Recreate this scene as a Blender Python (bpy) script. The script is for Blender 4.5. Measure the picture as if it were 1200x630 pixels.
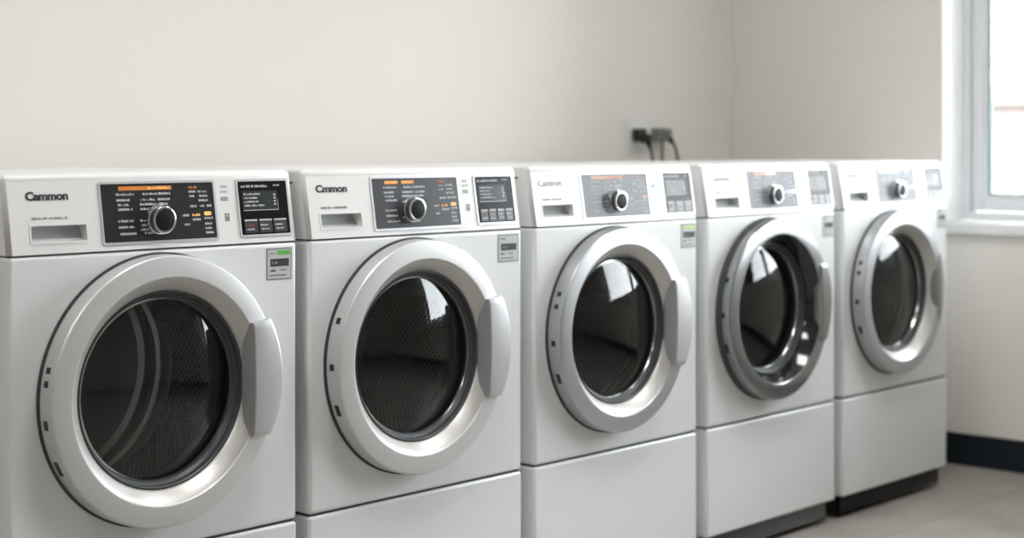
import bpy, bmesh, math, random
from mathutils import Vector, Matrix
for o in list(bpy.data.objects):
    bpy.data.objects.remove(o, do_unlink=True)
SC = bpy.context.scene
C = SC.collection
PI = math.pi

# ------------------------------------------------------------------ camera
cd = bpy.data.cameras.new('camera')
cam = bpy.data.objects.new('camera', cd)
C.objects.link(cam)
cam.location = (-1.545, -2.64, 1.164)
cam.rotation_euler = (PI / 2, 0, math.radians(-47.514))
cd.lens = 57.0
cd.sensor_width = 36.0
cd.shift_y = -0.1208
cd.dof.use_dof = True
cd.dof.focus_distance = 3.3
cd.dof.aperture_fstop = 2.6
SC.camera = cam

# ------------------------------------------------------------------ world, light, exposure
SC.view_settings.view_transform = 'Standard'
SC.view_settings.look = 'None'
SC.view_settings.exposure = 0.3
SC.view_settings.gamma = 1.0
SC.view_settings.use_curve_mapping = False
w = bpy.data.worlds.new('overcast_sky')
SC.world = w
w.use_nodes = True
wn = w.node_tree.nodes
wn['Background'].inputs[0].default_value = (0.93, 0.97, 1.0, 1)
wn['Background'].inputs[1].default_value = 12.0


def area(name, loc, rot, sx, sy, power, col, portal=False):
    l = bpy.data.lights.new(name, 'AREA')
    l.shape = 'RECTANGLE'
    l.size = sx
    l.size_y = sy
    l.energy = power
    l.color = col
    o = bpy.data.objects.new(name, l)
    C.objects.link(o)
    o.location = loc
    o.rotation_euler = rot
    if portal:
        l.cycles.is_portal = True
    return o


WY0, WY1, WZ0, WZ1 = -2.6, 0.229, 0.885, 2.35     # opening in the right wall
area('window_portal', (4.2, (WY0 + WY1) / 2, (WZ0 + WZ1) / 2), (0, PI / 2, 0), WZ1 - WZ0, WY1 - WY0, 1, (1, 1, 1), True)
FILL_PANELS = [(-1.5, -0.75), (0.6, -0.75), (2.5, -0.75)]
FILL_STRENGTH = 17.0


# ------------------------------------------------------------------ helpers
def mat(name, col, rough=0.5, metal=0.0, coat=0.0, spec=0.5, bump=None, var=None, emit=None):
    m = bpy.data.materials.new(name)
    m.use_nodes = True
    nt = m.node_tree
    b = nt.nodes['Principled BSDF']
    b.inputs['Base Color'].default_value = (*col, 1)
    b.inputs['Roughness'].default_value = rough
    b.inputs['Metallic'].default_value = metal
    b.inputs['Coat Weight'].default_value = coat
    b.inputs['Coat Roughness'].default_value = 0.12
    b.inputs['Specular IOR Level'].default_value = spec
    if emit:
        b.inputs['Emission Color'].default_value = (*emit[0], 1)
        b.inputs['Emission Strength'].default_value = emit[1]
    tc = nt.nodes.new('ShaderNodeTexCoord')
    if var:
        sc, amt = var
        n = nt.nodes.new('ShaderNodeTexNoise')
        n.inputs['Scale'].default_value = sc
        n.inputs['Detail'].default_value = 4
        nt.links.new(tc.outputs['Object'], n.inputs['Vector'])
        r = nt.nodes.new('ShaderNodeMapRange')
        r.inputs['To Min'].default_value = 1 - amt
        r.inputs['To Max'].default_value = 1 + amt
        nt.links.new(n.outputs['Fac'], r.inputs['Value'])
        hs = nt.nodes.new('ShaderNodeHueSaturation')
        hs.inputs['Color'].default_value = (*col, 1)
        nt.links.new(r.outputs['Result'], hs.inputs['Value'])
        nt.links.new(hs.outputs['Color'], b.inputs['Base Color'])
    if bump:
        sc, st, dist = bump
        n = nt.nodes.new('ShaderNodeTexNoise')
        n.inputs['Scale'].default_value = sc
        nt.links.new(tc.outputs['Object'], n.inputs['Vector'])
        bp = nt.nodes.new('ShaderNodeBump')
        bp.inputs['Strength'].default_value = st
        bp.inputs['Distance'].default_value = dist
        nt.links.new(n.outputs['Fac'], bp.inputs['Height'])
        nt.links.new(bp.outputs['Normal'], b.inputs['Normal'])
    return m


def tinted_glass(name, tint, ior, rough=0.0):
    m = bpy.data.materials.new(name)
    m.use_nodes = True
    nt = m.node_tree
    nt.nodes.remove(nt.nodes['Principled BSDF'])
    out = nt.nodes['Material Output']
    tr = nt.nodes.new('ShaderNodeBsdfTransparent')
    tr.inputs[0].default_value = (*tint, 1)
    gl = nt.nodes.new('ShaderNodeBsdfGlossy')
    gl.inputs['Roughness'].default_value = rough
    gl.inputs[0].default_value = (1, 1, 1, 1)
    fr = nt.nodes.new('ShaderNodeFresnel')
    fr.inputs[0].default_value = ior
    mx = nt.nodes.new('ShaderNodeMixShader')
    nt.links.new(fr.outputs[0], mx.inputs[0])
    nt.links.new(tr.outputs[0], mx.inputs[1])
    nt.links.new(gl.outputs[0], mx.inputs[2])
    nt.links.new(mx.outputs[0], out.inputs[0])
    return m


def tag(o, label=None, cat=None, group=None, kind=None):
    if label: o['label'] = label
    if cat: o['category'] = cat
    if group: o['group'] = group
    if kind: o['kind'] = kind
    return o


def smooth(me, ang=32):
    bm = bmesh.new()
    bm.from_mesh(me)
    for e in bm.edges:
        e.smooth = not (len(e.link_faces) == 2 and e.calc_face_angle(0) > math.radians(ang))
    for f in bm.faces:
        f.smooth = True
    bm.to_mesh(me)
    bm.free()


def obj(name, bm, m, parent=None, ang=32, flat=False, recalc=True):
    if recalc:
        bmesh.ops.recalc_face_normals(bm, faces=bm.faces)
    me = bpy.data.meshes.new(name)
    bm.to_mesh(me)
    bm.free()
    for mm in (m if isinstance(m, (list, tuple)) else [m]):
        me.materials.append(mm)
    if not flat:
        smooth(me, ang)
    o = bpy.data.objects.new(name, me)
    C.objects.link(o)
    if parent: o.parent = parent
    return o


def box(bm, x0, x1, y0, y1, z0, z1, bev=0, seg=3, mi=0, edges=None):
    t = bmesh.new()
    bmesh.ops.create_cube(t, size=1)
    for v in t.verts:
        v.co = Vector(((x0 + x1) / 2 + v.co.x * (x1 - x0), (y0 + y1) / 2 + v.co.y * (y1 - y0), (z0 + z1) / 2 + v.co.z * (z1 - z0)))
    if bev:
        bmesh.ops.bevel(t, geom=list(t.edges), offset=bev, segments=seg, profile=0.5, affect='EDGES')
    for f in t.faces:
        f.material_index = mi
    me = bpy.data.meshes.new('tmp')
    t.to_mesh(me)
    t.free()
    bm.from_mesh(me)
    bpy.data.meshes.remove(me)


def lathe(bm, prof, cx, cz, n=128, close=False, mi=0, uvscale=None, x0=0):
    """prof: list of (r, y) turned about the horizontal axis y through (cx, cz)"""
    rings = []
    for r, y in prof:
        rings.append([bm.verts.new((cx + r * math.cos(2 * PI * k / n), y, cz + r * math.sin(2 * PI * k / n))) for k in range(n)] if r > 1e-6
                     else [bm.verts.new((cx, y, cz))])
    uv = bm.loops.layers.uv.verify() if uvscale else None
    L = [0]
    for a, b in zip(prof, prof[1:]):
        L.append(L[-1] + math.hypot(a[0] - b[0], a[1] - b[1]))
    pairs = list(zip(range(len(rings) - 1), range(1, len(rings))))
    if close: pairs.append((len(rings) - 1, 0))
    for i, j in pairs:
        A, B = rings[i], rings[j]
        for k in range(n):
            k2 = (k + 1) % n
            if len(A) == 1:
                vs = [A[0], B[k2], B[k]]
                us = [(k, i), (k + 1, j), (k, j)]
            elif len(B) == 1:
                vs = [A[k], A[k2], B[0]]
                us = [(k, i), (k + 1, i), (k, j)]
            else:
                vs = [A[k], A[k2], B[k2], B[k]]
                us = [(k, i), (k + 1, i), (k + 1, j), (k, j)]
            f = bm.faces.new(vs)
            f.material_index = mi
            if uv:
                for lp, (a, b) in zip(f.loops, us):
                    lp[uv].uv = (a / n * 2 * PI * uvscale, L[b])


def prism(bm, pts, fn0, fn1, mi=0):
    a = [bm.verts.new(fn0(*p)) for p in pts]
    b = [bm.verts.new(fn1(*p)) for p in pts]
    n = len(pts)
    fs = [bm.faces.new(a), bm.faces.new(b[::-1])]
    for k in range(n):
        fs.append(bm.faces.new([a[k], b[k], b[(k + 1) % n], a[(k + 1) % n]]))
    for f in fs: f.material_index = mi
    return a, b


def rrect(x0, x1, z0, z1, r, n=5):
    pts = []
    for cx, cz, a0 in ((x1 - r, z1 - r, 0), (x0 + r, z1 - r, 90), (x0 + r, z0 + r, 180), (x1 - r, z0 + r, 270)):
        for k in range(n + 1):
            a = math.radians(a0 + 90 * k / n)
            pts.append((cx + r * math.cos(a), cz + r * math.sin(a)))
    return pts


def tube(bm, path, r, n=10, mi=0):
    prev = None
    P = [Vector(p) for p in path]
    rings = []
    for i, p in enumerate(P):
        d = (P[min(i + 1, len(P) - 1)] - P[max(i - 1, 0)]).normalized()
        u = d.orthogonal().normalized() if prev is None else (prev - d * prev.dot(d)).normalized()
        prev = u
        v = d.cross(u)
        rings.append([bm.verts.new(p + (u * math.cos(2 * PI * k / n) + v * math.sin(2 * PI * k / n)) * (r[i] if isinstance(r, list) else r)) for k in range(n)])
    for A, B in zip(rings, rings[1:]):
        for k in range(n):
            bm.faces.new([A[k], A[(k + 1) % n], B[(k + 1) % n], B[k]]).material_index = mi
    bm.faces.new(rings[0][::-1]).material_index = mi
    bm.faces.new(rings[-1]).material_index = mi


def spline(pts, n=10):
    P = [Vector(p) for p in pts]
    P = [P[0] * 2 - P[1]] + P + [P[-1] * 2 - P[-2]]
    out = []
    for i in range(1, len(P) - 2):
        for k in range(n):
            t = k / n
            a, b, c, d = P[i - 1:i + 3]
            out.append(0.5 * ((2 * b) + (c - a) * t + (2 * a - 5 * b + 4 * c - d) * t * t + (3 * b - a - 3 * c + d) * t ** 3))
    out.append(P[-2])
    return out


def text_bm(s, x0, x1, z0, z1, bold=0.0, depth=0.0006, squeeze=1.0):
    """letters as a mesh in the (x, z) plane, filling the given box"""
    cu = bpy.data.curves.new('tmp', 'FONT')
    cu.body = s
    cu.extrude = 0.01
    cu.offset = bold
    cu.space_character = squeeze
    t = bpy.data.objects.new('tmp', cu)
    C.objects.link(t)
    dg = bpy.context.evaluated_depsgraph_get()
    me = bpy.data.meshes.new_from_object(t.evaluated_get(dg))
    bpy.data.objects.remove(t, do_unlink=True)
    bm = bmesh.new()
    bm.from_mesh(me)
    bpy.data.meshes.remove(me)
    xs = [v.co.x for v in bm.verts]
    ys = [v.co.y for v in bm.verts]
    ax, bx_, ay, by = min(xs), max(xs), min(ys), max(ys)
    for v in bm.verts:
        v.co = Vector((x0 + (v.co.x - ax) / (bx_ - ax) * (x1 - x0), -v.co.z / 0.01 * depth * 0.5 - depth * 0.5, z0 + (v.co.y - ay) / (by - ay) * (z1 - z0)))
    return bm


# ------------------------------------------------------------------ materials
def wall_material(name, col):
    m = mat(name, col, rough=0.85, spec=0.25)
    nt = m.node_tree
    b = nt.nodes['Principled BSDF']
    tc = nt.nodes.new('ShaderNodeTexCoord')
    mp = nt.nodes.new('ShaderNodeMapping')
    mp.inputs['Scale'].default_value = (1, 1, 0.55)
    n = nt.nodes.new('ShaderNodeTexNoise')
    n.inputs['Scale'].default_value = 190
    n.inputs['Detail'].default_value = 5
    bp = nt.nodes.new('ShaderNodeBump')
    bp.inputs['Strength'].default_value = 0.25
    bp.inputs['Distance'].default_value = 0.0015
    nt.links.new(tc.outputs['Object'], mp.inputs['Vector'])
    nt.links.new(mp.outputs['Vector'], n.inputs['Vector'])
    nt.links.new(n.outputs['Fac'], bp.inputs['Height'])
    nt.links.new(bp.outputs['Normal'], b.inputs['Normal'])
    return m


M_wall = wall_material('wall_paint', (0.85, 0.82, 0.772))
M_ceil = mat('ceiling_paint', (0.85, 0.84, 0.82), rough=0.9)
M_base = mat('charcoal_skirting', (0.010, 0.015, 0.022), rough=0.5, spec=0.25)
M_frame = mat('white_window_plastic', (0.80, 0.83, 0.85), rough=0.35)
M_sill = mat('white_sill', (0.86, 0.87, 0.88), rough=0.4)
M_seal = mat('window_seal', (0.16, 0.24, 0.24), rough=0.6)
M_enamel = mat('white_enamel', (0.79, 0.81, 0.82), rough=0.34, coat=0.35, bump=(260, 0.03, 0.0004))
M_console = mat('console_plastic', (0.80, 0.80, 0.795), rough=0.38, coat=0.15)
M_silver = mat('silver_satin', (0.64, 0.645, 0.65), rough=0.42, metal=0.40, coat=0.05)
M_silver2 = mat('silver_funnel', (0.62, 0.61, 0.59), rough=0.40, metal=0.5, coat=0.1)
M_silver3 = mat('brushed_silver', (0.50, 0.51, 0.53), rough=0.36, metal=0.8)
M_chrome = mat('dark_chrome', (0.33, 0.34, 0.35), rough=0.24, metal=0.9)
M_handle = mat("satin_grey_handle", (0.54, 0.545, 0.56), rough=0.42, metal=0.5)
M_grip = mat('grey_metal_grip', (0.36, 0.36, 0.36), rough=0.35, metal=0.6)
M_gloss_black = mat('gloss_black_funnel', (0.012, 0.012, 0.013), rough=0.10, coat=0.3)
M_steelring = mat('bright_steel_ring', (0.75, 0.77, 0.78), rough=0.18, metal=1.0)
M_rim = mat('dark_grey_rim', (0.050, 0.056, 0.062), rough=0.42)
M_cap = mat('black_cap', (0.010, 0.010, 0.011), rough=0.45, spec=0.15)
M_rubber = mat('grey_rubber', (0.055, 0.06, 0.065), rough=0.5)
M_black = mat('black_plastic', (0.012, 0.012, 0.013), rough=0.4)
M_gap = mat('shadow_gap_rubber', (0.05, 0.053, 0.056), rough=0.7)
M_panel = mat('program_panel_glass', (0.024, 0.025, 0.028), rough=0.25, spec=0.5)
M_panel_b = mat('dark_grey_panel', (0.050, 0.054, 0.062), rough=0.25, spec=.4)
M_panel_sheen = mat('panel_window_sheen', (0.12, 0.127, 0.143), rough=0.27, spec=.22)  # window sheen put into the base grey of the middle washer's panel
M_panel_sheen_pale = mat('panel_window_sheen_pale', (0.24, 0.25, 0.28), rough=0.3, spec=.12)  # stronger window sheen put into the base colour, farthest panels
M_orange_pale = mat('pale_orange_print', (0.62, 0.33, 0.20), rough=0.5)  # paler orange for the print on the farther washers
M_panel2 = mat('display_panel_glass', (0.012, 0.013, 0.015), rough=0.20, spec=0.14)
M_screen = mat('screen_glass', (0.05, 0.055, 0.06), rough=0.15, spec=0.25)
M_trim = mat('panel_trim', (0.62, 0.63, 0.65), rough=0.3, metal=0.4)
M_print = mat('white_print', (0.62, 0.64, 0.66), rough=0.6)
M_grayprint = mat('grey_print', (0.28, 0.28, 0.28), rough=0.6)
M_darkprint = mat('dark_print', (0.02, 0.02, 0.022), rough=0.5)
M_orange = mat('orange_print', (0.60, 0.20, 0.02), rough=0.5, emit=((1.0, 0.33, 0.04), 0.05))
M_orange_hi = mat('orange_lit_print', (0.9, 0.5, 0.15), rough=0.5, emit=((1.0, 0.5, 0.12), 0.3))
M_green = mat('green_label_ink', (0.12, 0.42, 0.07), rough=0.5)
M_lime = mat('lime_label_ink', (0.52, 0.72, 0.30), rough=0.5)
M_paper = mat('label_paper', (0.52, 0.54, 0.55), rough=0.5)
M_paper_dk = mat('label_border_ink', (0.22, 0.23, 0.24), rough=0.5)
M_button = mat('button_plastic', (0.035, 0.037, 0.042), rough=0.3)
M_red = mat('red_print', (0.35, 0.05, 0.04), rough=0.5)
M_kick = mat('black_kickplate', (0.008, 0.008, 0.008), rough=0.4, spec=0.25)
M_kick2 = mat('graphite_kickplate', (0.045, 0.05, 0.052), rough=0.3, coat=0.3)
M_glass = tinted_glass('tinted_door_glass', (0.80, 0.83, 0.85), 1.5, 0.01)
M_pane = tinted_glass('window_pane_glass', (0.98, 0.99, 0.99), 1.35)

# perforated steel
M_drum = bpy.data.materials.new('perforated_steel')
M_drum.use_nodes = True
nt = M_drum.node_tree
b = nt.nodes['Principled BSDF']
uvn = nt.nodes.new('ShaderNodeTexCoord')
vo = nt.nodes.new('ShaderNodeTexVoronoi')
vo.inputs['Scale'].default_value = 92
vo.inputs['Randomness'].default_value = 0.12
cr = nt.nodes.new('ShaderNodeValToRGB')
cr.color_ramp.elements[0].position = 0.22
cr.color_ramp.elements[0].color = (0.012, 0.012, 0.012, 1)
cr.color_ramp.elements[1].position = 0.34
cr.color_ramp.elements[1].color = (0.50, 0.51, 0.52, 1)
mpd = nt.nodes.new('ShaderNodeMapping')
mpd.inputs['Rotation'].default_value = (0, 0, PI / 4)
nt.links.new(uvn.outputs['UV'], mpd.inputs['Vector'])
nt.links.new(mpd.outputs['Vector'], vo.inputs['Vector'])
nt.links.new(vo.outputs['Distance'], cr.inputs['Fac'])
nt.links.new(cr.outputs['Color'], b.inputs['Base Color'])
b.inputs['Metallic'].default_value = 0.3
b.inputs['Roughness'].default_value = 0.32
bp = nt.nodes.new('ShaderNodeBump')
bp.inputs['Strength'].default_value = 0.9
bp.inputs['Distance'].default_value = 0.003
nt.links.new(vo.outputs['Distance'], bp.inputs['Height'])
nt.links.new(bp.outputs['Normal'], b.inputs['Normal'])
M_steel = mat('drum_steel', (0.66, 0.67, 0.68), rough=0.25, metal=0.5)

# floor tiles
M_floor = bpy.data.materials.new('floor_tiles')
M_floor.use_nodes = True
nt = M_floor.node_tree
b = nt.nodes['Principled BSDF']
tc = nt.nodes.new('ShaderNodeTexCoord')
mp = nt.nodes.new('ShaderNodeMapping')
mp.inputs['Location'].default_value = (-2.72 + 1.2 * 4, 0.2 + 0.6 * 20, 0)
br = nt.nodes.new('ShaderNodeTexBrick')
br.offset = 0.0
br.inputs['Scale'].default_value = 1.0
br.inputs['Brick Width'].default_value = 1.2
br.inputs['Row Height'].default_value = 0.6
br.inputs['Mortar Size'].default_value = 0.0022
br.inputs['Mortar Smooth'].default_value = 0.3
br.inputs['Color1'].default_value = (0.35, 0.325, 0.295, 1)
br.inputs['Color2'].default_value = (0.375, 0.35, 0.32, 1)
br.inputs['Mortar'].default_value = (0.17, 0.15, 0.13, 1)
nz = nt.nodes.new('ShaderNodeTexNoise')
nz.inputs['Scale'].default_value = 3.5
nz.inputs['Detail'].default_value = 9
nz.inputs['Roughness'].default_value = 0.62
rp = nt.nodes.new('ShaderNodeMapRange')
rp.inputs['From Min'].default_value = 0.3
rp.inputs['From Max'].default_value = 0.7
rp.inputs['To Min'].default_value = 0.74
rp.inputs['To Max'].default_value = 1.2
mxc = nt.nodes.new('ShaderNodeHueSaturation')
nt.links.new(tc.outputs['Object'], mp.inputs['Vector'])
nt.links.new(mp.outputs['Vector'], br.inputs['Vector'])
nt.links.new(tc.outputs['Object'], nz.inputs['Vector'])
nt.links.new(nz.outputs['Fac'], rp.inputs['Value'])
nt.links.new(rp.outputs['Result'], mxc.inputs['Value'])
nt.links.new(br.outputs['Color'], mxc.inputs['Color'])
nt.links.new(mxc.outputs['Color'], b.inputs['Base Color'])
b.inputs['Roughness'].default_value = 0.42


# ------------------------------------------------------------------ the room
RX, BY, FY, LX, RZ = 3.93, 1.16, -5.6, -4.6, 2.75


def st(name, bm, m, parent=None, **k):
    o = obj(name, bm, m, parent, flat=True, **k)
    if parent is None: o['kind'] = 'structure'
    return o


bm = bmesh.new(); box(bm, LX - .2, RX + .24, FY - .2, BY + .2, -0.15, 0)
st('floor', bm, M_floor)
bm = bmesh.new(); box(bm, LX - .2, RX + .24, FY - .2, BY + .2, RZ, RZ + .15)
st('ceiling', bm, M_ceil)
bm = bmesh.new(); box(bm, LX - .2, RX + .24, BY, BY + .2, 0, RZ)
st('wall_back', bm, M_wall)
bm = bmesh.new(); box(bm, LX - .2, LX, FY, BY, 0, RZ)
st('wall_left', bm, M_wall)


def wall_with_hole(name, axis, p0, p1, a0, a1, h0, h1, z0, z1):
    bm = bmesh.new()
    A = [a0, h0, h1, a1]
    Z = [0, z0, z1, RZ]
    def pt(p, a, z): return (p, a, z) if axis == 'x' else (a, p, z)
    V = {}
    for p in (p0, p1):
        for i in range(4):
            for j in range(4):
                V[p, i, j] = bm.verts.new(pt(p, A[i], Z[j]))
    for p in (p0, p1):
        for i in range(3):
            for j in range(3):
                if (i, j) != (1, 1):
                    bm.faces.new([V[p, i, j], V[p, i + 1, j], V[p, i + 1, j + 1], V[p, i, j + 1]])
    for e in ([(1, 1), (2, 1)], [(2, 1), (2, 2)], [(2, 2), (1, 2)], [(1, 2), (1, 1)]):
        bm.faces.new([V[p0, e[0][0], e[0][1]], V[p0, e[1][0], e[1][1]], V[p1, e[1][0], e[1][1]], V[p1, e[0][0], e[0][1]]])
    for k in range(3):
        for i in (0, 3):
            bm.faces.new([V[p0, i, k], V[p0, i, k + 1], V[p1, i, k + 1], V[p1, i, k]])
        for j in (0, 3):
            bm.faces.new([V[p0, k, j], V[p0, k + 1, j], V[p1, k + 1, j], V[p1, k, j]])
    return st(name, bm, M_wall)


wall_with_hole('wall_right', 'x', RX, RX + .24, FY, BY, WY0, WY1, WZ0 - 0.04, WZ1)
bm = bmesh.new(); box(bm, LX, RX, FY - .2, FY, 0, RZ)
st('wall_front', bm, M_wall)


def window_unit(name, axis, p, a0, a1, z0, z1, mull):
    """frame standing in plane p of the wall; window > frame, sash, glazing bead, seal, pane"""
    root = bpy.data.objects.new(name, None)
    C.objects.link(root)
    root['kind'] = 'structure'
    def bb(bm, a, b_, pa, pb, za, zb, bev=0):
        if axis == 'x': box(bm, pa, pb, a, b_, za, zb, bev, 2)
        else: box(bm, a, b_, pa, pb, za, zb, bev, 2)
    def ring(bm, A0, A1, Z0, Z1, w_, pa, pb, bev):
        bb(bm, A0, A0 + w_, pa, pb, Z0, Z1, bev)
        bb(bm, A1 - w_, A1, pa, pb, Z0, Z1, bev)
        bb(bm, A0 + w_, A1 - w_, pa, pb, Z0, Z0 + w_, bev)
        bb(bm, A0 + w_, A1 - w_, pa, pb, Z1 - w_, Z1, bev)
    bm = bmesh.new(); ring(bm, a0, a1, z0, z1, 0.03, p - .01, p + .06, .003)
    fr = obj('window_frame', bm, M_frame, root)
    cells = [a0 + .03] + [m for m in mull] + [a1 - .03]
    for k, (c0, c1) in enumerate(zip(cells, cells[1:])):
        g = 0.003
        bm = bmesh.new(); ring(bm, c0 + g, c1 - g, z0 + .033, z1 - .033, .045, p + .004, p + .05, .004)
        sh = obj('window_sash', bm, M_frame, root)
        bm = bmesh.new(); ring(bm, c0 + .048, c1 - .048, z0 + .078, z1 - .078, .012, p + .014, p + .045, .003)
        obj('glazing_bead', bm, M_sill, sh)
        bm = bmesh.new(); ring(bm, c0 + .060, c1 - .060, z0 + .090, z1 - .090, .007, p + .02, p + .04, 0)
        obj('rubber_seal', bm, M_seal, sh)
        bm = bmesh.new(); bb(bm, c0 + .062, c1 - .062, p + .028, p + .032, z0 + .092, z1 - .092)
        obj('window_pane', bm, M_pane, sh)
    return root


w1 = window_unit('window_1', 'x', 4.105, WY0, WY1, WZ0, WZ1, [-1.18])
bm = bmesh.new(); box(bm, RX - .028, 4.10, WY0 - .06, WY1 + .06, WZ0 - .045, WZ0 - .001, .005, 3)
obj('window_sill', bm, M_sill, w1)
bm = bmesh.new()
box(bm, RX + .002, 4.10, WY1 - .004, WY1 + .002, WZ0, WZ1)
box(bm, RX + .002, 4.10, WY0 - .002, WY0 + .004, WZ0, WZ1)
box(bm, RX + .002, 4.10, WY0 + .004, WY1 - .004, WZ1 - .004, WZ1 + .002)
obj('window_reveal', bm, mat('white_reveal', (0.90, 0.91, 0.91), rough=0.6), w1, flat=True)
for nm, dims in (('baseboard_right', (RX - .013, RX, FY + .02, BY - .013)), ('baseboard_back', (LX + .02, RX - .014, BY - .013, BY)),
                 ('baseboard_left', (LX, LX + .013, FY + .02, BY - .014)), ('baseboard_front', (LX + .02, RX - .014, FY, FY + .013))):
    bm = bmesh.new(); box(bm, *dims, 0, .114, .002, 2)
    st(nm, bm, M_base)

# unseen fill panels, added on the ceiling to brighten the back wall
M_fill = mat('fill_panel_glow', (0.9, 0.9, 0.9), emit=((1.0, 0.985, 0.96), FILL_STRENGTH))
cf = None
for k, (x, y) in enumerate(FILL_PANELS):
    root = bpy.data.objects.new('ceiling_fill_panel', None); C.objects.link(root)
    root.location = (x, y, RZ)
    tag(root, ['added ceiling fill panel above the leftmost washer', 'added ceiling fill panel above the second washer from the left', 'added ceiling fill panel above the dark-ringed washer'][k], 'ceiling light', 'added ceiling fill panels')
    bm = bmesh.new()
    for a in ((-.31, -.29, -.31, .31), (.29, .31, -.31, .31), (-.29, .29, -.31, -.29), (-.29, .29, .29, .31)):
        box(bm, *a, -.018, 0)
    obj('fill_panel_frame', bm, M_frame, root, flat=True)
    bm = bmesh.new(); box(bm, -.29, .29, -.29, .29, -.010, 0)
    obj('fill_panel_diffuser', bm, M_fill, root, flat=True)

# outdoors, seen through the window: pale yard, building and bare trees
M_yard = mat('pale_gravel', (0.12, 0.113, 0.106), rough=0.9, var=(1.5, .15))
bm = bmesh.new(); box(bm, 4.17, 40, -14, 24, -.35, -.16)
tag(obj('yard', bm, M_yard, flat=True), kind='structure')
M_brick = mat('pale_render', (0.22, 0.185, 0.17), rough=0.9, var=(.8, .1))
root = bpy.data.objects.new('outbuilding', None); C.objects.link(root)
root.location = (22, 4, -.16)
tag(root, 'pale pinkish low building seen hazily through the window', 'building')
bm = bmesh.new(); box(bm, -2, 2, -9, 7, 0, 1.9)
obj('building_wall', bm, M_brick, root, flat=True)
bm = bmesh.new(); box(bm, -2.2, 2.2, -9.2, 7.2, 1.9, 2.1)
obj('building_roof', bm, mat('pale_roof', (.23, .2, .18)), root, flat=True)
M_bark = mat('pale_bark', (0.13, 0.11, 0.10), rough=0.9)
rng = random.Random(4)


def bare_tree(x, y, h, label):
    bm = bmesh.new()
    def limb(p, d, l, r, dep):
        pts = [p]
        for k in range(4):
            d = (d + Vector((rng.uniform(-.12, .12), rng.uniform(-.12, .12), rng.uniform(0, .08)))).normalized()
            pts.append(pts[-1] + d * l / 4)
        tube(bm, pts, [r * (1 - .11 * i) for i in range(5)], 6)
        if dep:
            for k in range(3 if dep > 1 else 2):
                q = pts[rng.choice([2, 3, 4])]
                nd = (d + Vector((rng.uniform(-.8, .8), rng.uniform(-.8, .8), rng.uniform(.1, .5)))).normalized()
                limb(q, nd, l * .68, r * .55, dep - 1)
    limb(Vector((0, 0, 0)), Vector((0, 0, 1)), h * .45, .10, 3)
    o = obj('bare_tree', bm, M_bark)
    o.location = (x, y, -.16)
    tag(o, label, 'tree')


bare_tree(12.5, 3.2, 5.5, 'bare pale tree nearest the glass outside the window')
bare_tree(17.0, 3.9, 6.5, 'bare pale tree farther back outside the window')

# ------------------------------------------------------------------ washing machines
W, D = 0.672, 0.65
Z_PED0, Z_SEAM, Z_CON, Z_TOP = 0.072, 0.375, 0.963, 1.112
OX, OY = W / 2, D / 2
DCX, DCZ = 0.305, 0.690
TILT = 0.022 / 0.134


def tilt(z): return max(0.0, (z - Z_CON)) * TILT


def shift(bm, root=None):
    bmesh.ops.translate(bm, verts=bm.verts, vec=(-OX, -OY, 0))
    return bm


def boolean(o, cutter):
    m = o.modifiers.new('cut', 'BOOLEAN')
    m.object = cutter
    m.operation = 'DIFFERENCE'
    m.solver = 'EXACT'
    dg = bpy.context.evaluated_depsgraph_get()
    dg.update()
    me = bpy.data.meshes.new_from_object(o.evaluated_get(dg))
    o.modifiers.clear()
    o.data = me
    bpy.data.objects.remove(cutter, do_unlink=True)
    # flat large faces, smooth small bevel faces
    for p in me.polygons:
        p.use_smooth = p.area < 0.004 and len(p.vertices) <= 4
    return o


def lead(bm):
    """lean everything drawn in the plane y=0 onto the tilted fascia"""
    for v in bm.verts:
        v.co.y += tilt(v.co.z)
    return bm


def plate(bm, pts, o0, o1, mi=0):
    prism(bm, pts, lambda x, z: (x, -o1, z), lambda x, z: (x, -o0, z), mi)


def ringplate(bm, outer, inner, o0, o1, mi=0):
    n = len(outer)
    A = [bm.verts.new((x, -o1, z)) for x, z in outer]
    B = [bm.verts.new((x, -o1, z)) for x, z in inner]
    A2 = [bm.verts.new((x, -o0, z)) for x, z in outer]
    B2 = [bm.verts.new((x, -o0, z)) for x, z in inner]
    for k in range(n):
        j = (k + 1) % n
        for q in ([A[k], A[j], B[j], B[k]], [A2[k], A2[j], A[j], A[k]], [B2[k], B2[j], B[j], B[k]], [A2[k], A2[j], B2[j], B2[k]]):
            bm.faces.new(q).material_index = mi


def scribble(bm, rng, x0, z, w_, h, mi=0, out=0.0012):
    """a tiny illegible word: letter-like strokes"""
    x = x0
    t = h * .22
    while x < x0 + w_:
        lw = h * rng.uniform(.45, .7)
        if x + lw > x0 + w_ + h * .2: break
        z0, z1 = z, z + h
        kind = rng.random()
        def s(a, b_, c, d): box(bm, a, b_, -out, -out + .0004, c, d, mi=mi)
        s(x, x + t, z0, z1 if kind > .3 else z0 + h * .75)
        if kind > .25: s(x + lw - t * 1.2, x + lw - t * .2, z0, z0 + h * .8)
        if kind > .5: s(x + t, x + lw - t, z0 + h * .62, z0 + h * .8)
        else: s(x + t, x + lw - t * .6, z0, z0 + t)
        if rng.random() > .4: s(x + t, x + lw - t, z0 + h * .35, z0 + h * .52)
        x += lw + h * .16
        if rng.random() < .08: x += h * .5


CACHE = {}


def shared(name, key, parent, build):
    """one mesh per kind, linked again for each machine"""
    if key in CACHE:
        o = bpy.data.objects.new(name, CACHE[key])
        C.objects.link(o)
        o.parent = parent
    else:
        o = build()
        CACHE[key] = o.data
        o.parent = parent
    return o


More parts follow.
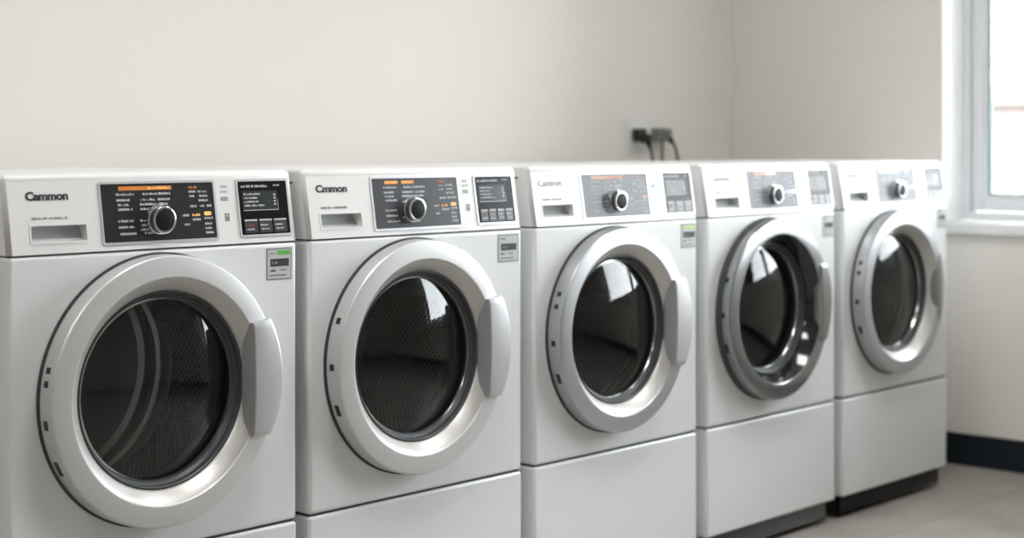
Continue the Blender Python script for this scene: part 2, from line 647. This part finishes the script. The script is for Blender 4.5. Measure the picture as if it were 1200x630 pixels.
def make_machine(i, left, label, P):
    rng = random.Random(11 + i)
    DCX = P.get('cx', .305)
    root = bpy.data.objects.new('washing_machine', None)
    C.objects.link(root)
    root.location = (left + OX, OY, 0)
    tag(root, label, 'washing machine', 'front loading washing machines in a row')

    # cabinet with the round opening
    def b_cabinet():
        bm = bmesh.new(); box(bm, 0, W, 0, D, Z_SEAM + .0035, Z_CON - .0012, .009, 5)
        o = obj('cabinet', shift(bm), M_enamel, flat=True)
        bm = bmesh.new(); lathe(bm, [(0, -.1), (.2065, -.1), (.2065, .035), (.250, .045), (.250, .635), (0, .635)], DCX, DCZ, 96)
        c = obj('cutter', shift(bm), M_enamel)
        return boolean(o, c)
    shared('cabinet', 'cabinet%.3f' % DCX, root, b_cabinet)

    # console: leaning fascia with a rounded crest
    def b_console(d0=P['drawer']):
        bm = bmesh.new()
        prof = [(0.0, Z_CON + .0008), (0.022, Z_TOP - .015)]
        r = .014
        for k in range(1, 7):
            a = math.radians(90 * k / 6)
            prof.append((0.022 + r - r * math.cos(a), Z_TOP - r + r * math.sin(a) ))
        prof += [(D, Z_TOP), (D, Z_CON + .0008)]
        e = .008
        # cross sections, the end ones drawn in a little for rounded ends
        secs = []
        for x, q in ((0, e), (e * .13, e * .5), (e * .5, e * .13), (e, 0), (W - e, 0), (W - e * .5, e * .13), (W - e * .13, e * .5), (W, e)):
            row = []
            for n_, (y, z) in enumerate(prof):
                yy = y + (q if n_ < 5 else (q * (8 - n_) / 4 if n_ < 8 else 0))
                zz = z - (q * .8 if n_ >= 4 and n_ < len(prof) - 1 else 0)
                row.append(bm.verts.new((x, yy, zz)))
            secs.append(row)
        for A, B in zip(secs, secs[1:]):
            for k in range(len(prof)):
                j = (k + 1) % len(prof)
                bm.faces.new([A[k], A[j], B[j], B[k]])
        bm.faces.new(secs[0][::-1]); bm.faces.new(secs[-1])
        o = obj('control_fascia', shift(bm), M_console, flat=True)
        bm = bmesh.new(); box(bm, d0, d0 + .116, -.05, .035, .9855, 1.0155, .002, 2)
        c = obj('cutter', shift(bm), M_console)
        return boolean(o, c)
    fascia = shared('control_fascia', 'fascia%d' % i, root, b_console)
    # seam between fascia and cabinet
    bm = bmesh.new(); box(bm, .004, W - .004, .004, D - .01, Z_CON - .003, Z_CON + .003)
    obj('seam_strip', shift(bm), M_gap, root, flat=True)
    # slot in the side of the fascia
    bm = bmesh.new(); box(bm, -.0008, .002, .055, .15, 1.082, 1.0855)
    tag(obj('side_slot', shift(bm), M_black, root, flat=True), 'thin dark slot in the side')

    # detergent drawer: recessed pull with a lip frame and a curved back
    d0 = P['drawer']
    bm = bmesh.new()
    ringplate(bm, rrect(d0 - .004, d0 + .120, .9815, 1.0195, .003), rrect(d0, d0 + .116, .9855, 1.0155, .002), -.001, .0012)
    lead(bm)
    dr = obj('detergent_drawer', shift(bm), M_console, root)
    bm = bmesh.new()
    rows = []
    for k in range(9):
        t = k / 8
        z = .9858 + t * .0294
        y = .030 - .018 * (1 - t) ** 2
        rows.append([bm.verts.new((d0 + .0005, y + tilt(z) * .5, z)), bm.verts.new((d0 + .1155, y + tilt(z) * .5, z))])
    for A, B in zip(rows, rows[1:]):
        bm.faces.new([A[0], A[1], B[1], B[0]])
    tag(obj('drawer_recess', shift(bm), M_paper, dr), 'grey recessed finger pull')

    # lettering
    bm = text_bm(P['brand'], d0 - .006, d0 + .083, 1.062, 1.0785, bold=P.get('bold', .035), squeeze=.95)
    lead(bm)
    for v in bm.verts: v.co.y -= .0003
    obj('brand_lettering', shift(bm), P.get('brandmat', M_darkprint), fascia)
    bm = bmesh.new()
    scribble(bm, rng, d0 + .003, 1.0275, .030, .0042)
    obj('model_lettering', shift(lead(bm)), M_grayprint, fascia, flat=True)
    bm = bmesh.new()
    scribble(bm, rng, d0 + .040, 1.0275, .038, .0042)
    lead(bm)
    obj('model_lettering', shift(bm), M_grayprint, fascia, flat=True)

    # programme panel
    x0, x1 = P['panel']
    bm = bmesh.new()
    plate(bm, rrect(x0, x1, .9785, 1.0895, .003), 0, .0008)
    lead(bm)
    pp = obj('program_panel', shift(bm), [M_panel, M_panel_b, M_panel_sheen, M_panel_sheen_pale, M_panel_sheen_pale][i], root)
    bm = bmesh.new()
    ringplate(bm, rrect(x0 - .0045, x1 + .0045, .974, 1.094, .006), rrect(x0, x1, .9785, 1.0895, .003), -.0005, .0022)
    lead(bm)
    tag(obj('panel_trim', shift(bm), M_trim, pp), 'pale grey trim around the panel')
    W_ = x1 - x0
    X = lambda f: x0 + f * W_
    Zf = lambda f: .9785 + f * .111
    bm = bmesh.new()
    bm2 = bmesh.new()
    for row, items in ((.80, [(.13, .17), (.36, .18), (.50, .12)]), (.70, [(.13, .12), (.34, .14), (.49, .12)]), (.62, [(.14, .11), (.33, .15), (.47, .12)]),
                       (.54, [(.14, .14), (.33, .16)]), (.34, [(.13, .15), (.32, .12)]), (.26, [(.33, .10)]), (.235, [(.13, .15)]),
                       (.18, [(.32, .11)]), (.12, [(.14, .15), (.35, .10)]),
                       (.82, [(.775, .07), (.86, .09)]), (.74, [(.775, .06), (.87, .08)]), (.66, [(.86, .10)]), (.56, [(.775, .08), (.87, .05), (.93, .05)]),
                       (.40, [(.70, .07)]), (.32, [(.79, .09)]), (.24, [(.71, .06), (.90, .07)]), (.16, [(.90, .07)]), (.08, [(.90, .08)]), (.34, [(.90, .08)])):
        for fx, fw in items:
            scribble(bm if fx < .6 else bm2, rng, X(fx) , Zf(row), fw * W_ * .92, .0046, 0)
    obj('program_list_print', shift(lead(bm)), M_print, pp, flat=True)
    obj('option_list_print', shift(lead(bm2)), M_print, pp, flat=True)
    ob = P.get('obar', (.155, .40, .40, .62))
    OM = [M_orange, M_orange_hi] if i < 2 else [M_orange_pale, M_orange_pale]
    if i > 2: OM = [M_trim, M_trim] if i == 4 else [M_orange_pale, M_trim]
    for u in (0, 2):
        bm = bmesh.new()
        box(bm, X(ob[u]), X(ob[u + 1]), -.0013, -.0009, Zf(.885), Zf(.955), mi=0)
        if u or ob[1] < ob[2]: scribble(bm, rng, X(ob[u]) + .002, Zf(.90), (ob[u + 1] - ob[u]) * W_ * .9, .0048, 1, .0016)
        tag(obj('indicator_bar', shift(lead(bm)), OM, pp, flat=True), 'orange indicator bar')
    bm = bmesh.new()
    scribble(bm, rng, X(.775), Zf(.895), .020, .0055, 0, .0013)
    tag(obj('option_heading', shift(lead(bm)), OM, pp, flat=True), 'small orange word')
    bm = bmesh.new()
    plate(bm, rrect(X(.90), X(.965), Zf(.405), Zf(.475), .003), .0008, .0014, 1)
    tag(obj('start_button', shift(lead(bm)), OM, pp, flat=True), 'small orange button')
    bm = bmesh.new()
    scribble(bm, rng, X(.79), Zf(.40), .018, .0052, 1, .0013)
    tag(obj('status_word', shift(lead(bm)), OM, pp, flat=True), 'small orange word')

    # knob
    kx, kz = P['knob'], 1.019
    ky = tilt(kz)
    bm = bmesh.new()
    lathe(bm, [(.0285, ky + .002), (.0292, ky - .006), (.0285, ky - .010), (.0262, ky - .011), (.0262, ky - .0205), (.0268, ky - .0235), (.0250, ky - .0250),
               (.0215, ky - .0245), (.0213, ky - .020), (0, ky - .020)], kx, kz, 64)
    kn = obj('program_knob', shift(bm), M_steelring, root, ang=50)
    bm = bmesh.new()
    lathe(bm, [(.0266, ky - .0115), (.0270, ky - .012), (.0270, ky - .0195), (.0266, ky - .020)], kx, kz, 64, close=True)
    tag(obj('knob_grip', shift(bm), M_rim, kn), 'dark grip band around the knob')
    bm = bmesh.new()
    lathe(bm, [(.0213, ky - .0195), (.0213, ky - .0235), (.020, ky - .0258), (.012, ky - .0268), (0, ky - .027)], kx, kz, 48)
    tag(obj('knob_cap', shift(bm), M_cap, kn), 'dark knob cap')

    # indicator marks
    a, b_ = x1 + .018, P['disp'][0] - .016
    bm = bmesh.new()
    scribble(bm, rng, a + .002, 1.078, .018, .0048, 1)
    scribble(bm, rng, a, 1.068, .020, .004, 1)
    obj('indicator_word', shift(lead(bm)), [M_paper_dk, M_paper, M_green], fascia, flat=True)
    bm = bmesh.new()
    plate(bm, rrect(a + .001, a + .018, 1.0515, 1.0590, .002), 0, .0008, 2 if P.get('led') else 0)
    box(bm, a + .004, a + .008, -.0012, -.0008, 1.0535, 1.057, mi=1)
    box(bm, a + .011, a + .015, -.0012, -.0008, 1.0535, 1.057, mi=1)
    obj('indicator_mark', shift(lead(bm)), [M_paper_dk, M_paper, M_green], fascia, flat=True)
    bm = bmesh.new()
    plate(bm, rrect(a + .007, a + .018, 1.010, 1.026, .0015), 0, .0008, P.get('mark', 0))
    box(bm, a + .009, a + .013, -.0012, -.0008, 1.0195, 1.0235, mi=1)
    lead(bm)
    obj('indicator_mark', shift(bm), [M_paper_dk, M_paper, M_green], fascia, flat=True)

    # display panel
    x0, x1 = P['disp']
    bm = bmesh.new()
    plate(bm, rrect(x0, x1, .9805, 1.0895, .003), 0, .0009)
    lead(bm)
    dp = obj('display_panel', shift(bm), M_panel2, root)
    bm = bmesh.new()
    ringplate(bm, rrect(x0 - .0045, x1 + .0045, .976, 1.094, .006), rrect(x0, x1, .9805, 1.0895, .003), -.0005, .0022)
    lead(bm)
    tag(obj('panel_trim', shift(bm), M_trim, dp), 'pale grey trim around the display')
    W_ = x1 - x0
    bm = bmesh.new()
    plate(bm, rrect(X(.08), X(.80), 1.030, 1.0695, .002), .0008, .0013)
    lead(bm)
    # X above closes over the panel's own x0, W_
    obj('display_screen', shift(bm), M_screen, dp)
    bm = bmesh.new()
    scribble(bm, rng, X(.07), 1.077, W_ * .55, .0050)
    scribble(bm, rng, X(.74), 1.079, W_ * .14, .0036)
    for q, fw in enumerate((.35, .28, .30, .42)):
        scribble(bm, rng, X(.11), 1.0615 - q * .0078, W_ * fw, .0038, 0, .0018)
    box(bm, X(.08), X(.80), -.0016, -.0012, 1.0295, 1.0308)
    box(bm, X(.795), X(.80), -.0016, -.0012, 1.0295, 1.052)
    for q in range(4):
        box(bm, X(.72), X(.755), -.0018, -.0014, 1.040 + q * .0065, 1.0435 + q * .0065)
    lead(bm)
    obj('display_print', shift(bm), M_print, dp, flat=True)
    nb = P.get('buttons', 3)
    for q in range(nb):
        bw = .90 / nb
        bx0, bx1 = X(.06 + q * bw), X(.06 + (q + 1) * bw - .03)
        bm = bmesh.new()
        plate(bm, rrect(bx0, bx1, .984, 1.012, .002), .0008, .0030)
        box(bm, bx0 + .001, bx1 - .001, -.0036, -.0030, 1.0085, 1.0115, mi=1)
        scribble(bm, rng, bx0 + .003, .998, (bx1 - bx0) * .6, .0036, 1 if q else 2, .0035)
        scribble(bm, rng, bx0 + .005, .990, (bx1 - bx0) * .6, .0036, 1, .0035)
        lead(bm)
        obj('button', shift(bm), [M_button, M_print, M_red], dp, flat=True)

    # information label on the cabinet
    s0, s1 = P['sticker']
    bm = bmesh.new()
    sh = s1 - s0
    box(bm, s0, s1, -.0006, .0002, .884, .950, mi=0)
    box(bm, s0 + .003, s1 - .003, -.0009, -.0005, .887, .947, mi=1)
    if P.get('green'):
        box(bm, s0 + (.028 if P['green'] == 1 else .004), s1 - .004, -.0012, -.0008, .936, .945, mi=2 if P['green'] == 1 else 3)
    scribble(bm, rng, s0 + .006, .9375, .02, .005, 0, .0012)
    box(bm, s0 + .010, s1 - .008, -.0013, -.0008, .912, .928, mi=4)
    scribble(bm, rng, s0 + .014, .917, .016, .006, 0, .0016)
    scribble(bm, rng, s0 + .010, .902, .014, .004, 4, .0012)
    scribble(bm, rng, s0 + .036, .903, .018, .003, 0, .0012)
    scribble(bm, rng, s0 + .008, .892, .045, .0035, 0, .0012)
    tag(obj('information_label', shift(bm), [M_paper_dk, M_paper, M_green, M_lime, M_darkprint], root, flat=True), P['stlabel'])

    # door: ring, funnel, rim, glass, handle
    ringm, funm, rimm = P['ring'], P['funnel'], P.get('rim', M_rim)
    R0 = .2625
    gy = P.get('gy', .006)
    key = 'door%d_%.3f' % (P['doorkind'], DCX)
    def b_ring():
        bm = bmesh.new()
        fr = P['face_in']
        lathe(bm, [(R0 - .0005, -gy), (R0 - .0005, -.038), (R0 - .0012, -.0425), (R0 - .0035, -.0452), (R0 - .0065, -.0460),
                   (fr + .0022, -.0472), (fr + .0006, -.0468), (fr - .0012, -.0448), (fr - .004, .0), (R0 - .010, .0), (R0 - .008, -gy + .002)], DCX, DCZ, 160, close=True)
        return obj('door', shift(bm), ringm, ang=14)
    door = shared('door', key, root, b_ring)
    def b_fun():
        bm = bmesh.new()
        fr = P['face_in']
        prof = [(fr - .0012, -.0445)]
        for k in range(1, 9):
            t = k / 8
            prof.append((fr - .0012 - (fr - .0012 - .192) * t, -.0445 + P['fdepth'] * (.75 * t + .25 * t * t)))
        prof += [(.192, .004), (fr - .0035, .004)]
        lathe(bm, prof, DCX, DCZ, 160, close=True)
        return obj('door_funnel', shift(bm), funm, ang=40)
    shared('door_funnel', key + 'f', door, b_fun)
    yr = -.042 + P['fdepth']
    def b_rim():
        bm = bmesh.new()
        lathe(bm, [(.1925, yr + .002), (.1915, yr - .003), (.1885, yr - .0045), (.1862, yr - .002), (.1845, yr + .006), (.1815, yr + .0085), (.1765, yr + .0175), (.1765, yr + .036), (.1925, yr + .036)], DCX, DCZ, 160, close=True)
        return obj('door_rim', shift(bm), rimm, ang=28)
    shared('door_rim', key + 'r', door, b_rim)
    bm = bmesh.new()
    yg = yr + .016
    lathe(bm, [(.1766, yg), (.1780, yg - .0025), (.1752, yg - .0035), (.1738, yg - .001), (.1742, yg + .003)], DCX, DCZ, 128, close=True)
    obj('glass_rim_highlight', shift(bm), M_steelring, door, ang=60)  # bright ring added to stand in for the highlight on the glass rim
    bm = bmesh.new()
    Rc = P.get('rc', .64)
    prof = []
    for k in range(25):
        r = .1760 * (1 - k / 24)
        prof.append((r, yg - (math.sqrt(Rc * Rc - r * r) - math.sqrt(Rc * Rc - .1760 ** 2))))
    prof[-1] = (0, prof[-1][1])
    lathe(bm, prof, DCX, DCZ, 128)
    for f in bm.faces:
        if f.normal.y > 0: f.normal_flip()
    obj('door_glass', shift(bm), M_glass, door, ang=60, recalc=False)
    # dark gasket line where the door meets the cabinet
    bm = bmesh.new()
    lathe(bm, [(R0 - .010, .001), (R0 + .0035, .001), (R0 + .0035, -.0030), (R0 + .001, -gy * .6), (R0 + .0005, -gy + .0005), (R0 - .0095, -gy + .0005)], DCX, DCZ, 128, close=True)
    obj('door_gasket', shift(bm), M_gap, door)
    # small black clips let into the edge of the ring
    for ang, h in P['clips']:
        a = math.radians(ang)
        bm = bmesh.new()
        box(bm, -.002, .003, -.029, -.0165, -h / 2, h / 2, .0008, 1)
        bmesh.ops.rotate(bm, verts=bm.verts, cent=(0, 0, 0), matrix=Matrix.Rotation(-a, 3, 'Y'))
        bmesh.ops.translate(bm, verts=bm.verts, vec=(DCX + (R0 - .002) * math.cos(a), 0, DCZ + (R0 - .002) * math.sin(a)))
        obj('hinge_clip', shift(bm), M_black, door)
    # handle
    def b_handle():
        bm = bmesh.new()
        hz = P['hz']
        hx0, yout = P['hx0'] + DCX - .305, P['yout']
        N = 30
        secs = []
        w_ = P['hwide']
        for k in range(N + 1):
            t = k / N
            s_ = 2 * t - 1
            z = DCZ + P['hc'] + s_ * hz
            # right edge bows out, left edge runs almost straight
            xr = hx0 + w_ * (.50 + .50 * math.sqrt(max(0, 1 - abs(s_) ** 2.1)) ) if P.get('bow') else hx0 + w_ * (1 - P.get("endcut", .36) * s_ * s_)
            xl = hx0
            xb = xl - .002 - P.get('bulge', .011) * (1 - s_ * s_)
            yo = yout - .005 * (1 - s_ * s_)
            row = [(xb, -.030), (xb + .001, -.042), (xl - .001, yo + .002), (xl + .001, yo), (xl * .6 + xr * .4, yo - .002), (xr - .008, yo + .001),
                   (xr - .002, yo + .004), (xr, yo + .010), (xr - .003, -.034), (xr - .012, -.014), (xb + .01, -.014)]
            if k in (0, N):   # eased ends
                secs.append([bm.verts.new((x, y + (.003 if y < -.033 else 0), z + s_ * .0015 + (x - hx0) * (.13 if s_ > 0 else .02) * s_)) for x, y in row])
            else:
                secs.append([bm.verts.new((x, y, z + (x - hx0) * (.13 if s_ > 0 else .02) * s_)) for x, y in row])
        for A, B in zip(secs, secs[1:]):
            for k in range(len(A)):
                j = (k + 1) % len(A)
                bm.faces.new([A[k], A[j], B[j], B[k]]).material_index = 1 if k < 2 else 0
        bm.faces.new(secs[0][::-1]); bm.faces.new(secs[-1])
        return obj('door_handle', shift(bm), [P.get('handle', ringm), M_handle if i < 3 else M_grip], ang=17)
    shared('door_handle', key + 'h', door, b_handle)

    # rubber bellows and drum behind the glass
    def b_bellow():
        bm = bmesh.new()
        lathe(bm, [(.2055, .002), (.2055, .03), (.196, .035), (.200, .045), (.190, .052), (.195, .062), (.184, .070), (.186, .082), (.205, .086), (.212, .03), (.212, .002)], DCX, DCZ, 96, close=True)
        return obj('rubber_bellows', shift(bm), M_rubber, ang=60)
    shared('rubber_bellows', 'bellow%.3f' % DCX, root, b_bellow)
    dc = (DCX, DCZ)
    bm = bmesh.new()
    lathe(bm, [(.188, .088), (.192, .082), (.200, .084), (.225, .095), (.238, .11), (.240, .13)], *dc, n=96, mi=1, uvscale=.24)
    ry = P['rib']
    lathe(bm, [(.240, .13), (.240, ry)], *dc, n=96, mi=0, uvscale=.24)
    lathe(bm, [(.240, ry), (.236, ry + .004), (.230, ry + .012), (.230, ry + .022), (.238, ry + .028), (.238, ry + .034), (.228, ry + .040), (.226, ry + .054), (.236, ry + .062), (.240, ry + .066), (.240, ry + .10), (.228, ry + .108), (.228, ry + .122), (.240, ry + .130),
               (.240, .57), (.234, .588), (.215, .60), (.200, .594), (.19, .602), (.10, .605), (.08, .59), (.06, .585), (.05, .605), (0, .605)], *dc, n=96, mi=1, uvscale=.24)
    drum = obj('drum', shift(bm), [M_drum, M_steel], root, ang=50, recalc=False)
    for q in range(3):
        a = math.radians(P['baffle'] + 120 * q)
        bm = bmesh.new()
        secs = []
        for k in range(9):
            t = k / 8
            y = .115 + t * (P['rib'] - .12)
            hh = .040 * (math.sin(PI * min(1, max(0, .08 + t * .84))) ** .45)
            wv = .032
            row = []
            for u in range(9):
                s_ = u / 8 * 2 - 1
                row.append((wv * s_ + .018 * math.sin(t * PI) , hh * (1 - abs(s_) ** 2.2)))
            secs.append([bm.verts.new((r_[0], y, -.237 + r_[1])) for r_ in row])
        for A, B in zip(secs, secs[1:]):
            for k in range(8):
                bm.faces.new([A[k], A[k + 1], B[k + 1], B[k]])
        bm.faces.new(secs[0]); bm.faces.new(secs[-1][::-1])
        bmesh.ops.rotate(bm, verts=bm.verts, cent=(0, 0, 0), matrix=Matrix.Rotation(a, 3, 'Y'))
        bmesh.ops.translate(bm, verts=bm.verts, vec=(DCX, 0, DCZ))
        obj('drum_paddle', shift(bm), M_steel, drum, ang=50)

    # pedestal drawer, kickplate, feet
    def b_ped():
        bm = bmesh.new(); box(bm, 0, W, 0, D, Z_PED0, Z_SEAM - .001, .007, 5)
        o = obj('pedestal', shift(bm), M_enamel, flat=True)
        for p in o.data.polygons: p.use_smooth = p.area < .003
        return o
    shared('pedestal', 'ped', root, b_ped)
    bm = bmesh.new(); box(bm, .006, W - .006, .006, D - .01, Z_SEAM - .003, Z_SEAM + .006)
    obj('seam_strip', shift(bm), M_gap, root, flat=True)
    bm = bmesh.new()
    box(bm, .018, W - .018, .022, .040, .016, Z_PED0 + .002, .002, 2)
    box(bm, .030, W - .030, .038, .060, .008, .020, .001, 1)
    obj('kickplate', shift(bm), P['kick'], root)
    for fx in (.06, W - .06):
        for fy in (.10, D - .08):
            bm = bmesh.new()
            t = bmesh.new()
            for r, z0, z1 in ((.024, 0, .012), (.008, .012, Z_PED0 + .002)):
                ret = bmesh.ops.create_cone(bm, cap_ends=True, segments=20, radius1=r, radius2=r * .9, depth=z1 - z0)
                bmesh.ops.translate(bm, verts=ret['verts'], vec=(fx, fy, (z0 + z1) / 2))
            t.free()
            obj('foot', shift(bm), M_black, root)
    return root


CL1 = [(166, .012), (171.5, .012), (188, .018), (207, .030)]
CL2 = [(158, .014), (180, .014), (201, .026)]
CL3 = [(156, .012), (163, .012), (183, .014), (203, .026)]
SILVER = dict(ring=M_silver, funnel=M_silver2, face_in=.219, fdepth=.026, hz=.112, hc=.003, hx0=.494, hwide=.074, handle=M_handle, bulge=.005, yout=-.062, doorkind=0)
BASE = [
    dict(SILVER, brand='Cammon', cx=.322, drawer=.050, panel=(.203, .466), disp=(.529, .656), knob=.328, sticker=(.590, .657), green=1, clips=CL1, kick=M_kick, baffle=0, rib=.29,
         stlabel='grey information label with green patch'),
    dict(SILVER, brand='Cmmon', drawer=.038, panel=(.194, .463), disp=(.524, .652), knob=.306, sticker=(.586, .659), led=1, clips=CL2, kick=M_kick, baffle=0, rib=.42,
         stlabel='grey information label', buttons=4, obar=(.145, .30, .34, .49)),
    dict(SILVER, brand='Cantron', drawer=.036, panel=(.195, .466), disp=(.536, .661), knob=.322, sticker=(.598, .668), green=2, clips=CL3, kick=M_kick, baffle=15, rib=.46, bold=.0,
         stlabel='pale information label with lime stripe', mark=1, brandmat=M_grayprint, ring=M_silver3, doorkind=3),
    dict(SILVER, brand='Cammon', drawer=.048, panel=(.213, .470), disp=(.538, .662), knob=.336, sticker=(.600, .666), clips=CL2, kick=M_kick2, baffle=5, rib=.44, mark=1,
         stlabel='grey information label', ring=M_chrome, funnel=M_gloss_black, gy=.020, face_in=.216, fdepth=.042, doorkind=1, handle=M_chrome, brandmat=M_grayprint, bold=0,
         hx0=.513, yout=-.051, hwide=.058, bulge=.006),
    dict(SILVER, brand='Cammon', drawer=.046, panel=(.216, .472), disp=(.540, .664), knob=.344, sticker=(.606, .666), clips=CL3, kick=M_kick, baffle=25, rib=.46, mark=1,
         stlabel='pale grey information label', doorkind=2, ring=M_silver3, hx0=.522, yout=-.0475, hwide=.040, bulge=.016, handle=M_grip, brandmat=M_grayprint, bold=0, fdepth=.028),
]
LEFT = [-.005, .701, 1.420, 2.139, 2.860]
LAB = [
    'white front-loading washer nearest the camera, leftmost of the row, jet-black program panel',
    'white front-loading washer with dark grey program panel, second from the left, green indicator',
    'white front-loading washer in the middle of the row, lime-striped label',
    'white front-loading washer with dark chrome door ring and glossy black inner funnel',
    'white front-loading washer farthest from the camera, rightmost of the row beside the window',
]
for i in range(5):
    make_machine(i, LEFT[i], LAB[i], BASE[i])

# ------------------------------------------------------------------ wall outlet, plugs and cords
M_plate = mat('outlet_plate', (0.80, 0.795, 0.80), rough=0.4)
M_cordk = mat('black_cord', (0.02, 0.025, 0.03), rough=0.5)
M_cordg = mat('green_cord', (0.01, 0.06, 0.03), rough=0.5)
M_grayplug = mat('grey_plug', (0.20, 0.20, 0.18), rough=0.55)
root = bpy.data.objects.new('wall_outlet', None); C.objects.link(root)
root.location = (3.325, BY, 1.205)
tag(root, 'pale grey double wall outlet above the row of washers', 'wall outlet')
bm = bmesh.new(); box(bm, -.099, .099, -.008, 0, -.067, .067, .003, 3)
obj('cover_plate', bm, M_plate, root)
for sx in (-.04, .05):
    bm = bmesh.new(); box(bm, sx - .028, sx + .028, -.012, -.007, -.032, .032, .002, 2)
    obj('socket', bm, M_plate, root)


def plug(x, z, body, bm_mat, cordm, path, label, boot, rr=.005):
    r = bpy.data.objects.new('power_plug', None); C.objects.link(r)
    r.location = (x, BY - .012, z)
    tag(r, label, 'plug')
    bm = bmesh.new()
    for q in body: box(bm, *q)
    obj('plug_body', bm, bm_mat, r)
    bm = bmesh.new()
    tube(bm, spline(path, 12), rr, 12)
    obj('cord', bm, cordm, r)
    bm = bmesh.new()
    tube(bm, [path[0], (Vector(path[0]) * .4 + Vector(path[1]) * .6)], [.014, .008], 12)
    obj('cord_boot', bm, boot, r)
    return r


plug(3.280, 1.200, [(-.024, .024, -.040, 0, -.022, .026, .008, 3), (-.012, .030, -.058, -.03, -.030, .006, .008, 3)], M_black, M_cordk,
     [(.014, -.045, -.016), (.026, -.056, -.062), (.034, -.062, -.13), (.040, -.070, -.25), (.07, -.08, -.50), (.10, -.12, -1.0), (.12, -.3, -1.193)],
     'black plug in the left socket of the wall outlet', M_black)
gp = plug(3.404, 1.203, [(-.030, .026, -.045, 0, -.026, .026, .007, 3), (.020, .056, -.040, -.012, -.016, .024, .006, 3), (-.004, .012, -.06, -.04, -.012, .012, .004, 2)], M_grayplug, M_cordg,
     [(.048, -.030, -.010), (.070, -.040, -.045), (.088, -.045, -.12), (.090, -.05, -.25), (.088, -.06, -.5), (.10, -.10, -1.0), (.14, -.3, -1.193)],
     'grey plug with green cord in the right socket of the wall outlet', M_black)
bm = bmesh.new()
tube(bm, spline([(.004, -.030, -.020), (.006, -.028, -.10), (.006, -.026, -.4), (.004, -.024, -.8), (0, -.05, -1.19)], 10), .006, 12)
tag(obj('cord', bm, M_grayplug, gp), 'thin grey cord')
